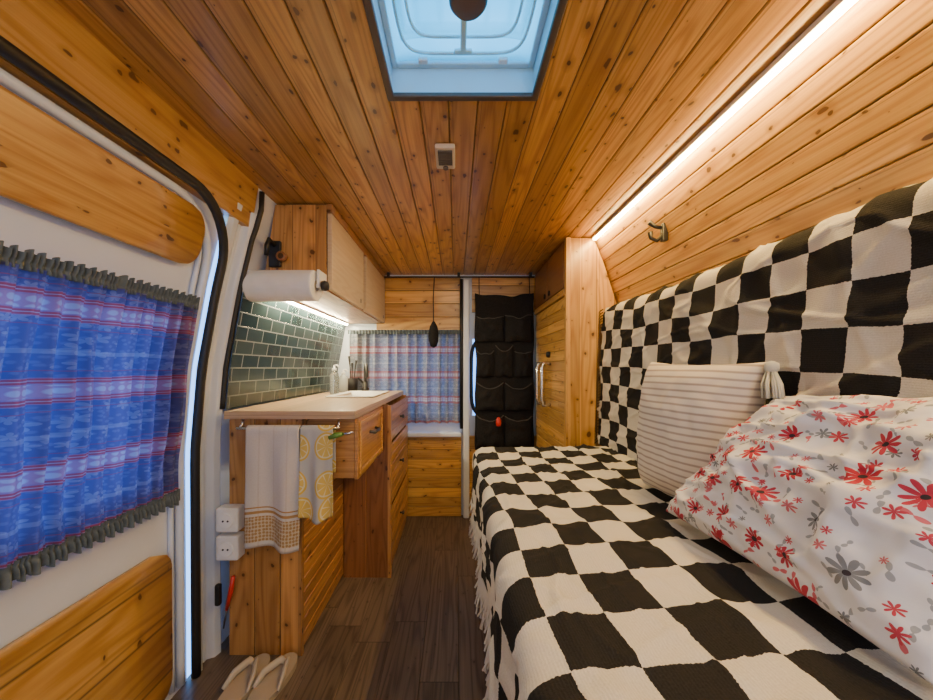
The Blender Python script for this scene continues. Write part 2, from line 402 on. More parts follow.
# ------------------------------------------------------------------ setting
W=.078
mb=MB().planks([(-.97,FR,FL),(.97,FR,FL)],Y3,BK-FR+.02,.14,-1,depth=.0012,g=.002)
struct(mb.build('floor','floor'),'worn grey-brown wood plank vinyl floor of the van aisle','floor')
HX0,HX1,HY0,HY1=-.165,.20,.40,.905
mb=MB(); cx0,cx1=-.80,.742
mb.planks([(cx0,FR,CE),(HX0,FR,CE)],Y3,BK-FR+.02,W,1)
mb.planks([(HX1,FR,CE),(cx1,FR,CE)],Y3,BK-FR+.02,W,1,s0=HX1-cx0)
mb.planks([(HX0,FR,CE),(HX1,FR,CE)],Y3,HY0-FR,W,1,s0=HX0-cx0)
mb.planks([(HX0,HY1,CE),(HX1,HY1,CE)],Y3,BK-HY1+.02,W,1,s0=HX0-cx0,u0=HY1-FR)
struct(mb.build('ceiling','ceil'),'honey varnished tongue and groove pine plank ceiling','ceiling')
pts=[(rx(d),FR,d) for d in (.70,.62,.55,.45,.38,.3,.15,0,-.3,-.7,FL)]
mb=MB().planks([(cx1-.003,FR,.709)]+pts,Y3,BK-FR+.02,.062,1,s0=.04)
struct(mb.build('wall_right','wall'),'sloping pine plank wall above the checkered backrest','wall')
mb=MB().planks([(-.97,FR,FL),(-.97,FR,CE+.01)],X3,1.94,W,-1)
struct(mb.build('wall_front','wall'),'pine plank partition at the front end of the van','wall')
wl=sroot('wall_left',-.9,2.0,FL,'left van side wall with dark slate tiles over the kitchen worktop','wall')
mb=MB(); lsheet(mb,1.37,BK+.02,FL,CE+.02,.0); lsheet(mb,FR,.0,FL,CE+.02,-.04); lsheet(mb,-.01,1.38,.57,CE+.06,-.06); mb.build('wall_panel','white',wl,smooth=True)
mb=MB()
def tf(u,v):
    y=1.375+(2.64-1.375)*u; d=-.163+(.345+.163)*v; return (lx(d)+.04,y,d),(y,d)
mb.grid(1,10,tf); mb.build('tile_backsplash','tile',wl,smooth=True)
# header board over the sliding door
mb=MB(); 
mb.face([(-.772,FR,.712),(-.80,FR,.545),(-.80,1.37,.545),(-.772,1.37,.712)],[(0,60.1),(0,60.9),(2.7,60.9),(2.7,60.1)])
mb.face([(-.80,FR,.545),(-.88,FR,.545),(-.88,1.37,.545),(-.80,1.37,.545)],[(0,61.1),(0,61.3),(2.7,61.3),(2.7,61.1)])
mb.face([(-.772,1.37,.712),(-.80,1.37,.545),(-.88,1.37,.545),(-.80,1.37,.712)],[(0,61.1),(.2,61.1),(.2,61.3),(0,61.3)])
struct(mb.build('trim_1','board'),'wide pine header board above the sliding door','header board')
# sliding door
dr=sroot('door_1',-.93,.6,FL,'white sliding door with pine panels and a curtained window on the left','door')
DY0,DY1=0.0,1.25
mb=MB()
WY0,WY1,WD0,WD1=.30,1.08,-.36,.17
lsheet(mb,DY0,DY1,WD1,.60,-.012); lsheet(mb,DY0,DY1,FL,WD0,-.012); lsheet(mb,DY0,WY0,WD0,WD1,-.012); lsheet(mb,WY1,DY1,WD0,WD1,-.012)
mb.build('door_skin','white',dr,smooth=True)
def lpanel(y0,y1,d0,d1,off,r,mat,name,parent,w):
    mb=MB(); n=24
    def fn(u,v):
        d=d0+(d1-d0)*v; e=min(d-d0,d1-d); ins=0
        if e<r: ins=r-math.sqrt(max(0,r*r-(r-e)**2))
        y=y0+(y1-ins-y0)*u
        return (lx(d)+off,y,d),(y,d/w+50)
    mb.grid(6,n,fn)
    o=mb.build(name,mat,parent,smooth=True,solid=.012); return o
lpanel(0,1.15,.325,.505,.010,.07,'board','upper_wood_panel',dr,.205)
lpanel(0,1.155,-1.08,-.585,.010,.07,'wall','lower_wood_panel',dr,.165)
w=sroot('window_1',-.93,.7,-.36,'sliding door side window behind the blue curtain','window')
mb=MB(); lsheet(mb,WY0,WY1,WD0,WD1,-.027); mb.build('window_pane','glass',w,smooth=True)
def arcpath(off=.03,ye=1.25,de=.555,r=.20,d1=1.09):
    P=[]; yc=ye-r; dc=de-r
    for y in (0,.3,.6,.9): P.append((lx(de)+off,y,de))
    for k in range(0,11):
        a=k/10*PI/2; y=yc+r*math.sin(a); d=dc+r*math.cos(a); P.append((lx(d)+off,y,d))
    for k in range(1,19):
        d=dc-k/18*(dc+d1); P.append((lx(d)+off,ye,d))
    return P
struct(MB().tube(arcpath(.030,1.240),.0150,10).build('trim_2','black',smooth=True),'black rubber seal curving around the sliding door opening','door seal')
MB().tube(arcpath(.002,1.205,.525,.19),.013,12).build('door_edge_bead','white',dr,smooth=True)
MB().tube(arcpath(-.004,1.175,.518,.18),.008,10).build('door_inner_bead','white',dr,smooth=True)
def pil(u,v):
    d=FL+(.60-FL)*v; S=[(0,.0),(.12,.012),(.30,.012),(.36,-.018),(.50,-.018),(.54,-.006),(.64,-.006),(.72,.018),(.9,.026),(1,.018)]
    return (lx(d)+interp(S,u),1.255+.135*u,d),(u,d)
struct(MB().grid(50,20,pil).build('trim_3','white',smooth=True),'stepped white metal door pillar between sliding door and kitchen','pillar')
P=[]
for k in range(22):
    d=.50-k/21*(.50+.16); P.append((lx(d)+.026,1.372,d))
P=[(-.762,1.375,.69),(-.765,1.375,.62),(-.785,1.375,.55)]+P
struct(MB().tube(P,.010,8).build('trim_4','black',smooth=True),'black rubber edge beside the kitchen tiles','pillar seal')

# rear doors
d2=sroot('door_2',-.4,BK,FL,'left rear van door with pine panels, patterned curtain above white ledge','door')
mb=MB(); y=BK
def ysheet(mb,x0,x1,d0,d1,y=BK): mb.face([(x0,y,d0),(x1,y,d0),(x1,y,d1),(x0,y,d1)],[(x0,d0),(x1,d0),(x1,d1),(x0,d1)])
ysheet(mb,-.97,.06,.22,CE+.02); ysheet(mb,-.97,.06,FL,-.36); ysheet(mb,-.97,-.64,-.36,.22); ysheet(mb,0.0,.06,-.36,.22)
mb.build('door_skin','white',d2)
mb=MB().planks([(-.60,BK-.02,.285),(-.60,BK-.02,.68)],X3,.635,.10,1); mb.build('upper_wood_panel','wall',d2)
mb=MB().planks([(-.60,BK-.03,FL),(-.60,BK-.03,-.51)],X3,.64,.072,1); mb.build('lower_wood_panel','wall',d2)
mb=MB().box(-.60,.04,BK-.09,BK,-.51,-.475); mb.build('ledge','white',d2,bevel=.01)
w=sroot('window_2',-.3,BK,-.36,'left rear door window behind the patterned curtain','window')
mb=MB(); ysheet(mb,-.64,0,-.36,.22,BK+.01); mb.build('window_pane','glass',w)
d3=sroot('door_3',.5,BK,FL,'right rear van door behind the black hanging organizer','door')
mb=MB(); ysheet(mb,.06,.97,.22,CE+.02); ysheet(mb,.06,.97,FL,-.36); ysheet(mb,.06,.125,-.36,.22); ysheet(mb,.52,.97,-.36,.22)
mb.build('door_skin','white',d3)
mb=MB().planks([(.10,BK-.02,FL),(.10,BK-.02,-.51)],X3,.6,.085,1); mb.build('lower_wood_panel','wall',d3)
mb=MB().planks([(.12,BK-.02,.42),(.12,BK-.02,.68)],X3,.6,.10,1); mb.build('upper_wood_panel','wall',d3)
w=sroot('window_3',.3,BK,-.36,'right rear door window showing blue light beside the organizer','window')
mb=MB(); ysheet(mb,.12,.52,-.36,.22,BK+.012); mb.build('window_pane','glass',w)
ring=[]
for k in range(33):
    a=2*PI*k/32; c=math.copysign(abs(math.cos(a))**.45,math.cos(a)); q=math.copysign(abs(math.sin(a))**.45,math.sin(a))
    ring.append((.32+.205*c,BK-.012,-.07+.30*q))
mb=MB().tube(ring,.014,8); mb.build('window_gasket','black',w,smooth=True)
mb=MB().box(.052,.10,BK-.07,BK,FL,.66); struct(mb.build('trim_5','white',bevel=.012),'white post where the two rear doors meet','door post')
mb=MB().tube([(.04,BK-.06,-.45),(.04,BK-.06,.2),(.04,BK-.06,.66)],.012,8); struct(mb.build('trim_6','black',smooth=True),'black rubber seal along the white rear door post','door seal')

# roof hatch
h=sroot('window_4',(HX0+HX1)/2,.65,CE,'square roof hatch with bright cyan translucent dome in the ceiling','skylight')
mb=MB(); t=.014; top=CE+.075
mb.box(HX0-t,HX0+.004,HY0-t,HY1+t,CE-.008,CE+.004); mb.box(HX1-.004,HX1+t,HY0-t,HY1+t,CE-.008,CE+.004)
mb.box(HX0,HX1,HY1-.004,HY1+t,CE-.008,CE+.004); mb.box(HX0,HX1,HY0-t,HY0+.004,CE-.008,CE+.004)
mb.build('hatch_trim','darkframe',h,bevel=.003)
mb=MB()
for (a,b,c,d) in ((HX0-.012,HX0,HY0,HY1),(HX1,HX1+.012,HY0,HY1),(HX0-.012,HX1+.012,HY1,HY1+.012),(HX0-.012,HX1+.012,HY0-.012,HY0)):
    mb.box(a,b,c,d,CE+.004,top+.03)
mb.build('hatch_shaft','hatchwhite',h)
mb=MB(); i1=.014
for (a,b,c,d) in ((HX0,HX0+i1,HY0,HY1),(HX1-i1,HX1,HY0,HY1),(HX0+i1,HX1-i1,HY1-i1,HY1),(HX0+i1,HX1-i1,HY0,HY0+i1)):
    mb.box(a,b,c,d,top-.008,top)
mb.build('screen_frame','hatchwhite',h,bevel=.003)
mb=MB(); xm=.5*(HX0+HX1); ym=.5*(HY0+HY1)
def dome(u,v):
    a=2*u-1;b=2*v-1; e=(1-a**6)*(1-b**6); hh=.05*e ; x=xm+a*(HX1-HX0+.02)/2; y=ym+b*(HY1-HY0+.02)/2
    m=max(abs(a),abs(b)); step=-.014 if .72<m<.80 else 0
    if m<.70: step-=.006*max(0,math.cos(a*PI*7))**4
    return (x,y,top+.004+hh+step),(u,v)
mb.grid(84,84,dome); mb.build('dome','dome',h,smooth=True)
def sqring(hx,hy,z,p=.3,n=48):
    R=[]
    for k in range(n+1):
        a=2*PI*k/n; c=math.cos(a); q=math.sin(a); R.append((xm+hx*math.copysign(abs(c)**p,c),ym+hy*math.copysign(abs(q)**p,q),z))
    return R
MB().tube(sqring(.128,.195,top+.02),.0035,8).build('moulded_rib','domerib',h,smooth=True)
MB().tube(sqring(.152,.222,top+.004),.0035,8).build('moulded_rib','domerib',h,smooth=True)
MB().box(xm-.007,xm+.007,.745,HY1-.05,top-.012,top-.004).build('lift_bar','domerib',h,bevel=.003)
MB().box(xm-.022,xm+.022,HY1-.055,HY1-.045,top-.012,top-.004).build('bar_foot','domerib',h,bevel=.003)
MB().lathe([(.006,-.018),(.034,-.018),(.040,-.010),(.040,0),(.02,.004)],(xm+.008,.725,top-.012),n=32).build('crank_knob','knob',h,smooth=True)
for sx in (-1,1): MB().box(xm+sx*.10-.012,xm+sx*.10+.012,HY1-.036,HY1-.022,top-.018,top-.008).build('latch','plastic',h,bevel=.003)

# ------------------------------------------------------------------ ceiling fittings
t=thing('ceiling_vent',-.036,1.15,CE-.02,'small beige rectangular vent on the ceiling planks past the roof hatch','ceiling vent')
MB().box(-.067,-.003,1.095,1.215,CE-.018,CE-.002).build('housing','ventbeige',t,bevel=.005)
mb=MB()
for k in range(8): mb.box(-.058,-.012,1.108+k*.010,1.1145+k*.010,CE-.022,CE-.016)
mb.build('grille','ventdark',t); MB().lathe([(.009,-.006),(.009,0)],(-.035,1.202,CE-.018)).build('button','ventdark',t)
t=thing('led_strip',.745,1.0,.69,'long glowing led strip along the ceiling edge above the sofa','led strip')
MB().box(.728,.752,-.3,1.875,.690,.704).build('channel','plastic',t)
MB().box(.732,.748,-.3,1.87,.684,.691).build('diffuser','led',t)
t=thing('led_strip',-.80,2.0,.325,'glowing led strip under the wall cupboard above the tiles','led strip')
MB().box(-.815,-.795,1.53,2.58,.322,.332).build('channel','plastic',t)
MB().box(-.812,-.798,1.53,2.58,.317,.3225).build('diffuser','led2',t)

# ------------------------------------------------------------------ upper cupboard
t=thing('wall_cupboard',-.68,2.05,.334,'pine wall cupboard with pale plywood doors hung over the kitchen tiles','cupboard')
mb=MB(); poly=[(-.83,.334),(-.556,.334),(-.556,.70),(-.775,.70)]
mb.prism(poly,'y',1.50,2.63,pw=.1); mb.build('body','kitchen',t)
MB().box(-.557,-.553,1.51,2.62,.345,.66).build('door_gap_shade','black',t)  # black strip standing in for the shade in the gap between the doors
for (a,b) in ((1.505,2.02),(2.085,2.625)):
    o=MB().box(-.553,-.533,a,b,.338,.665,'y',.35).build('door','ply',t,bevel=.002)
    MB().lathe([(.012,0),(.012,.002),(.009,.002),(.009,0)],(-.533,b-.06,.375),'x',16).build('finger_hole_ring','grey',o)
MB().box(-.556,-.530,1.50,2.63,.668,.704,'y').build('top_rail','kboard',t,bevel=.003)
t=thing('paper_towel_holder',-.68,1.43,.34,'white paper towel holder arm fixed to the wall cupboard end','holder')
MB().tube([(-.85,1.43,.335),(-.545,1.43,.335)],.010,10).build('rod','plastic',t,smooth=True)
MB().lathe([(.004,-.012),(.02,-.012),(.022,0),(.016,.012)],(-.535,1.43,.335),'x').build('end_knob','black',t,smooth=True)
MB().box(-.565,-.553,1.415,1.50,.325,.40).build('bracket','plastic',t,bevel=.004)
mb=MB().lathe([(.021,-.140),(.060,-.140),(.063,-.135),(.063,.13),(.060,.135),(.021,.135)],(-.705,1.43,.335),'x',36)
o=tag(mb.build('paper_towel_roll','paper',smooth=False),'white paper towel roll hanging under the wall cupboard','paper towel'); 
b=o.modifiers.new('bevel','BEVEL'); b.width=.004; b.limit_method='ANGLE'
MB().lathe([(.0215,-.142),(.0215,.137)],(-.705,1.43,.335),'x',20).build('core','beige',o)
t=thing('door_hook',-.77,1.47,.43,'black metal latch fixed to the end of the wall cupboard','latch')
MB().box(-.795,-.745,1.482,1.499,.43,.54).build('plate','black',t,bevel=.004)
MB().tube([(-.77,1.48,.52),(-.77,1.44,.53),(-.77,1.425,.50),(-.775,1.43,.46)],.009,8).build('hook','black',t,smooth=True)
MB().lathe([(.012,-.01),(.02,-.01),(.02,.01),(.012,.01)],(-.735,1.475,.47),'y').build('ring','reddish',t,smooth=True)

# ------------------------------------------------------------------ kitchen base
WT=-.165
SX0,SX1,SY0,SY1=-.71,-.47,1.95,2.38
mb=MB(); z0,z1=WT-.03,WT
for (a,b,c,d) in ((-.885,SX0,1.335,2.56),(SX1,-.385,1.335,2.56),(SX0,SX1,1.335,SY0),(SX0,SX1,SY1,2.56)): mb.box(a,b,c,d,z0,z1,'y',.06)
tag(mb.build('worktop','worktop'),'light wood kitchen worktop under the dark slate tiles','worktop')
t=thing('sink',-.59,2.165,WT-.1,'white rectangular sink set into the wood worktop','sink')
mb=MB(); 
def bas(u,v):
    a=2*u-1;b=2*v-1; m=max(abs(a),abs(b)); dep=0 if m>.92 else -.12*min(1,(.92-m)/.12)
    return ((SX0+SX1)/2+a*((SX1-SX0)/2+.015),(SY0+SY1)/2+b*((SY1-SY0)/2+.015),WT+.006+dep),(u,v)
mb.grid(36,36,bas); mb.build('basin','plastic',t,smooth=True,solid=.006)
MB().lathe([(.004,0),(.022,0),(.022,.004),(.004,.004)],(-.59,2.165,WT-.111)).build('drain','chrome',t)
fx,fy=-.64,2.47
t=thing('faucet',fx,fy,WT,'dark curved kitchen tap at the far end of the sink','tap')
MB().lathe([(.026,0),(.026,.02),(.018,.03),(.016,.07)],(fx,fy,WT)).build('base','darkhook',t,smooth=True)
P=[(fx,fy,WT+.05),(fx,fy,WT+.13)]+[(fx+.02*(1-math.cos(a)),fy-.06*(1-math.cos(a)),WT+.13+.055*math.sin(a)) for a in [PI*k/8 for k in range(1,9)]]+[(fx+.04,fy-.12,WT+.10)]
MB().tube(P,.011,10).build('spout','darkhook',t,smooth=True)
MB().tube([(fx-.015,fy,WT+.06),(fx-.05,fy-.01,WT+.095)],.007,8).build('lever','darkhook',t,smooth=True)
def bottle(x,y,hh,mat,label,r=1.0):
    t=thing('soap_bottle',x,y,WT,label,'bottle','soap bottles on the worktop')
    MB().lathe([(.002,0),(.027*r,0),(.030*r,.008),(.030*r,hh*.62),(.025*r,hh*.72),(.012,hh*.78),(.012,hh*.82)],(x,y,WT+.001)).build('body',mat,t,smooth=True)
    MB().lathe([(.014,hh*.82),(.014,hh*.90),(.006,hh*.91),(.006,hh)],(x,y,WT+.001)).build('collar','plastic',t,smooth=True)
    MB().tube([(x,y,WT+hh),(x+.02,y-.012,WT+hh+.004),(x+.036,y-.022,WT+hh-.008)],.005,8).build('pump','plastic',t,smooth=True)
bottle(-.765,2.20,.180,'clear','clear pump soap bottle standing nearer of the two beside the sink',.95)
bottle(-.765,2.38,.150,'soap','grey pump soap bottle standing farther of the two beside the sink')
ux,uy=-.745,2.515
t=thing('utensil_cup',ux,uy,WT,'small dark cup holding utensils in the far corner of the worktop','cup')
MB().lathe([(.002,0),(.036,0),(.040,.09),(.036,.09),(.033,.01),(.002,.008)],(ux,uy,WT+.001)).build('cup_body','black',t,smooth=True)
for k,(dx,dy,l) in enumerate(((.02,.0,.22),(-.02,.01,.25),(.005,-.02,.20))):
    MB().tube([(ux+dx*.3,uy+dy*.3,WT+.02),(ux+dx,uy+dy,WT+l*.7),(ux+dx*1.4,uy+dy*1.4,WT+l)],[.005,.005,.014],8,.6).build('utensil','black',t,smooth=True)

# near base cabinet
t=thing('base_cabinet',-.74,1.6,FL,'narrow pine base cabinet whose plank end holds the towels','cabinet')
mb=MB()
mb.planks([(-.885,1.362,FL),(-.60,1.362,FL)],Z3,WT-.032-FL,.10,-1); mb.build('end_panel','kitchen',t,solid=0)
mb=MB().box(-.885,-.612,1.372,1.86,FL,WT-.034,'z',.2); mb.build('body','kboard',t)
mb=MB().planks([(-.60,1.362,FL+.02),(-.60,1.362,-.20)],Y3,.498,.054,1); mb.build('slatted_front','kitchen',t)
mb=MB().box(-.613,-.598,1.358,1.376,FL,-.2,'z'); mb.build('corner_post','kboard',t)
# drawer unit hanging under worktop
t=thing('drawer_unit',-.49,1.62,-.44,'drawer box hung under the worktop above the open knee space','drawer unit')
mb=MB(); mb.box(-.594,-.405,1.395,1.415,-.44,-.196,'x'); mb.box(-.594,-.405,1.835,1.855,-.44,-.196,'x'); mb.box(-.594,-.405,1.415,1.835,-.44,-.425,'y')
mb.build('body','kboard',t,bevel=.002)
dw=MB().box(-.405,-.389,1.393,1.857,-.445,-.20,'y').build('drawer','kboard',t,bevel=.003)
mb=MB()
for (a,b,c,d) in ((1.41,1.84,-.235,-.215),(1.41,1.84,-.43,-.41),(1.41,1.43,-.41,-.235),(1.82,1.84,-.41,-.235)): mb.box(-.389,-.383,a,b,c,d,'y')
mb.build('moulding','board',dw,bevel=.002)
MB().tube([(-.386,1.57,-.285),(-.365,1.58,-.29),(-.365,1.67,-.29),(-.386,1.68,-.285)],.007,8).build('handle','steel',dw,smooth=True)
# far base cabinet
t=thing('base_cabinet',-.6,2.24,FL,'deeper base cabinet at the far end with slatted drawers towards the aisle','cabinet')
mb=MB(); mb.planks([(-.60,1.866,FL),(-.362,1.866,FL)],Z3,WT-.032-FL,.12,-1,depth=.003); mb.build('end_panel','reddish',t)
mb=MB(); mb.box(-.6,-.364,1.868,1.885,FL,-.196,'z'); mb.box(-.88,-.364,2.54,2.555,FL,-.196,'z'); mb.box(-.88,-.364,1.885,2.54,FL,FL+.05,'y'); mb.build('body','kboard',t)
for (c,d) in ((-.40,-.205),(-.745,-.41),(-1.06,-.755)):
    mb=MB().planks([(-.352,1.87,c),(-.352,1.87,d)],Y3,.685,.054,1); 
    o=mb.build('drawer','kitchen',t,solid=.0)
    MB().lathe([(.006,0),(.006,.015),(.013,.02),(.010,.028),(.002,.03)],(-.354,2.2,(c+d)/2),'x',14).build('knob','steel',o,smooth=True)
mb=MB().box(-.364,-.346,1.862,1.885,FL,-.2,'z'); mb.build('corner_post','kboard',t)

# towel rail + towels
RZ=-.228
t=thing('towel_rail',-.62,1.325,RZ,'thin metal rail under the worktop edge carrying two towels','towel rail')
MB().tube([(-.83,1.325,RZ),(-.44,1.325,RZ)],.006,8).build('rod','chrome',t,smooth=True)
for x in (-.82,-.45): MB().tube([(x,1.325,RZ),(x,1.345,RZ+.012),(x,1.345,-.196)],.005,8).build('bracket','chrome',t,smooth=True)
def towel(x0,x1,bot,back,seed,name,mat,label,skew=0):
    mb=MB(); L=RZ-bot; Lb=RZ-back
    def fn(u,v):
        s=v*(L+Lb+.03)
        amp=.014
        if s<L: d=bot+s; f=(L-s)/L; y=1.310-amp*f*math.sin(u*PI*3.2+seed)-.006*f+.006*nz(u*4,s*6,seed)
        elif s<L+.03: a=(s-L)/.03*PI; d=RZ+.011*math.sin(a); y=1.325-.013*math.cos(a)
        else: d=RZ-(s-L-.03); y=1.340
        g=max(0,(L-s)/L)
        x=x0+(x1-x0)*u+skew*g+.006*nz(s*5,u,seed+3)
        if s<L: d+=.012*g*math.sin(u*5+seed)
        return (x,y,d),((x1-x0)*u*1.2,s)
    mb.grid(40,60,fn); return tag(mb.build(name,mat,smooth=True,solid=.003),label,'towel')
towel(-.785,-.588,-.675,-.5,0.4,'tea_towel','tea','beige tea towel with gold embroidered border hanging from the rail')
towel(-.583,-.462,-.565,-.4,2.1,'tea_towel','lemon','pale grey tea towel printed with yellow lemon slices')
t=thing('peeler',-.43,1.33,-.25,'small green handled peeler hooked at the end of the towel rail','peeler')
MB().tube([(-.475,1.31,-.262),(-.45,1.31,-.252),(-.425,1.31,-.247)],[.008,.011,.008],10).build('handle','green',t,smooth=True)
MB().tube([(-.425,1.31,-.247),(-.405,1.31,-.245),(-.385,1.31,-.240)],[.004,.006,.003],8).build('blade','chrome',t,smooth=True)
def socket(d,label):
    sx0=-.860
    t=thing('power_socket',sx0,1.345,d-.045,label,'socket','white sockets on the cabinet end')
    MB().box(sx0-.042,sx0+.042,1.31,1.362,d-.046,d+.046).build('housing','plastic',t,bevel=.008,seg=3)
    MB().lathe([(.002,-.004),(.026,-.004),(.028,0),(.028,.004)],(sx0,1.309,d),'y',24).build('outlet','paper',t,smooth=False)
    for sx in (-.009,.009): MB().lathe([(.0035,-.001),(.0035,.002)],(sx0+sx,1.304,d),'y',10).build('pin_hole','black',t)
socket(-.572,'upper white square socket on the cabinet end beside the towel')
socket(-.678,'lower white square socket on the cabinet end beside the towel')
# red tool beside the cabinet end
t=thing('scraper',-.868,1.345,-1.02,'slim red handled tool hanging upright against the cabinet end by the pillar','tool')
MB().tube([(-.882,1.345,-.93),(-.866,1.345,-.86),(-.856,1.345,-.80)],[.006,.009,.007],10).build('handle','red',t,smooth=True)
MB().tube([(-.882,1.345,-.93),(-.893,1.345,-1.00)],[.004,.003],8).build('blade','steel',t,smooth=True)
tag(MB().box(-.912,-.892,1.318,1.338,-.90,-.82).build('door_buffer','black',bevel=.006),'small black rubber buffer on the white pillar','buffer')
def flip(x,y,rot,mir,label):
    t=bpy.data.objects.new('flip_flop',None); C.objects.link(t); t.location=(x,y,FL+E); tag(t,label,'sandal','pair of flip flops by the cabinet')
    prof=[]
    for k in range(32):
        a=2*PI*k/32; yy=.132*math.sin(a); f=(yy+.132)/.264; w=.036+.014*math.sin(min(1,f*1.15)*PI*.5)**2
        cx=math.copysign(abs(math.cos(a))**.8,math.cos(a)); prof.append((mir*(w*cx+.004*math.sin(f*PI)),yy))
    mb=MB(); mb.prism(prof,'z',FL+.002,FL+.024); mb.v=[v+Vector((x,y,0)) for v in mb.v]; mb.build('sole','beige',t,bevel=.004)
    toe=Vector((x+mir*-.006,y+.080,FL+.026))
    for sx in (-1,1):
        P=[toe,toe+Vector((sx*.012,-.012,.024)),Vector((x+sx*.036,y+.016,FL+.046)),Vector((x+sx*.045,y-.026,FL+.024))]
        Q=[]
        for i in range(3):
            for k in range(5): 
                q=k/5; Q.append(P[i].lerp(P[i+1],q))
        Q.append(P[3]); MB().tube(Q,[.006+.007*math.sin(PI*k/len(Q)) for k in range(len(Q))],8,.6).build('strap','beigestrap',t,smooth=True)
    t.rotation_euler=(0,0,rot)
flip(-.745,1.21,-.14,1,'grey beige flip flop nearest the white pillar on the floor')
flip(-.643,1.215,-.14,-1,'grey beige flip flop nearest the aisle on the floor')

# ------------------------------------------------------------------ curtains
def curtain_left():
    t=thing('curtain',-.89,.7,-.42,'blue curtain with red bands over the sliding door window','curtain')
    y0,y1=.25,1.15; L=(y1-y0)*1.6; top=.200
    def fold(u,d):
        ph=u*2*PI*20+2.6*nz(u*8,0,2)+.4*nz(u*5,d*2.0,8)
        e=min(top-d,d+.40); tp=.6+.4*min(1,max(0,e)/.2)
        a=(.017+.009*nz(u*6,d*3,3))*tp
        w=math.sin(ph); w=w*.8+.3*math.sin(ph*2+1.3+2*nz(u*6,d,6))
        fine=.0035*math.sin(u*2*PI*60+3*nz(u*20,0,9))*max(0,1-max(0,e)/.12)
        return a*w+.007*nz(u*14,d*4,5)+fine
    def body(u,v):
        d=-.40+v*(top+.40); y=y0+(y1-y0)*u+.008*nz(d*4,u*14,1)
        return (lx(d)+.044+fold(u,d),y,d+.004*nz(u*12,d*3,12)),(u*L,d+.5)
    MB().grid(460,46,body).build('cloth','curtain',t,smooth=True)
    def head(u,v):
        d=top-.008+v*.038; ph=u*2*PI*74+5*nz(u*30,0,1); pin=1-.75*math.exp(-((v-.35)/.15)**2)
        return (lx(d)+.048+.006*math.sin(ph)*pin,y0+(y1-y0)*u,d+.004*math.sin(ph*.5+1)*v*v+.005*nz(u*60,v)*v),(u*L,d)
    MB().grid(760,10,head).build('header_ruffle','header',t,smooth=True)
    def hem(u,v):
        d=-.440+v*.044; ph=u*2*PI*66+5*nz(u*30,0,7); pin=1-.75*math.exp(-((v-.7)/.15)**2)
        return (lx(d)+.048+.007*math.sin(ph)*pin+.006*nz(u*10,0),y0+(y1-y0)*u,d+.006*math.sin(ph*.5+1)*(1-v)**2),(u*L,d)
    MB().grid(760,10,hem).build('hem_ruffle','header',t,smooth=True)
    tag(MB().tube([(lx(.21)+.03,.0,.214),(lx(.21)+.03,1.16,.214)],.004,8).build('curtain_wire','steel',smooth=True),'thin curtain wire above the sliding door window','curtain wire')
curtain_left()
def curtain_rear():
    t=thing('curtain',-.38,2.6,-.40,'patterned curtain with red bands over the rear door window','curtain')
    x0,x1=-.795,.03; L=(x1-x0)*1.5
    def body(u,v):
        d=-.41+v*.69; ph=u*2*PI*11+2.4*nz(u*7,0,4)+.4*nz(u*5,d*3); y=BK-.050+.026*(math.sin(ph)*.8+.3*math.sin(2*ph+1))+.004*nz(u*20,d*4)
        return (x0+(x1-x0)*u,y,d),(u*L,d+.5)
    MB().grid(240,30,body).build('cloth','curtain2',t,smooth=True)
    def head(u,v):
        d=.25+v*.03; ph=u*2*PI*36; return (x0+(x1-x0)*u,BK-.085+.006*math.sin(ph),d),(u,d)
    MB().grid(300,5,head).build('header_ruffle','header',t,smooth=True)
curtain_rear()
t=thing('curtain_rail',-.05,2.56,.62,'thin black curtain rail running across the ceiling before the rear doors','curtain rail')
MB().tube([(-.53,2.585,.672),(.58,2.585,.672)],.006,8).build('rail','black',t,smooth=True)
for x in (-.50,.02,.55): MB().box(x-.010,x+.010,2.575,2.595,.672,.704).build('bracket','black',t,bevel=.003)
t=thing('hanging_pouch',-.16,2.5,.14,'black oblong pouch hanging on a cord before the rear curtain','pouch')
MB().tube([(-.16,2.58,.665),(-.165,2.53,.50),(-.16,2.50,.33)],.004,6).build('cord','black',t,smooth=True)
MB().lathe([(.003,0),(.022,.01),(.034,.05),(.036,.10),(.028,.15),(.012,.18),(.004,.19)],(-.16,2.50,.145)).build('body','blackfab',t,smooth=True)

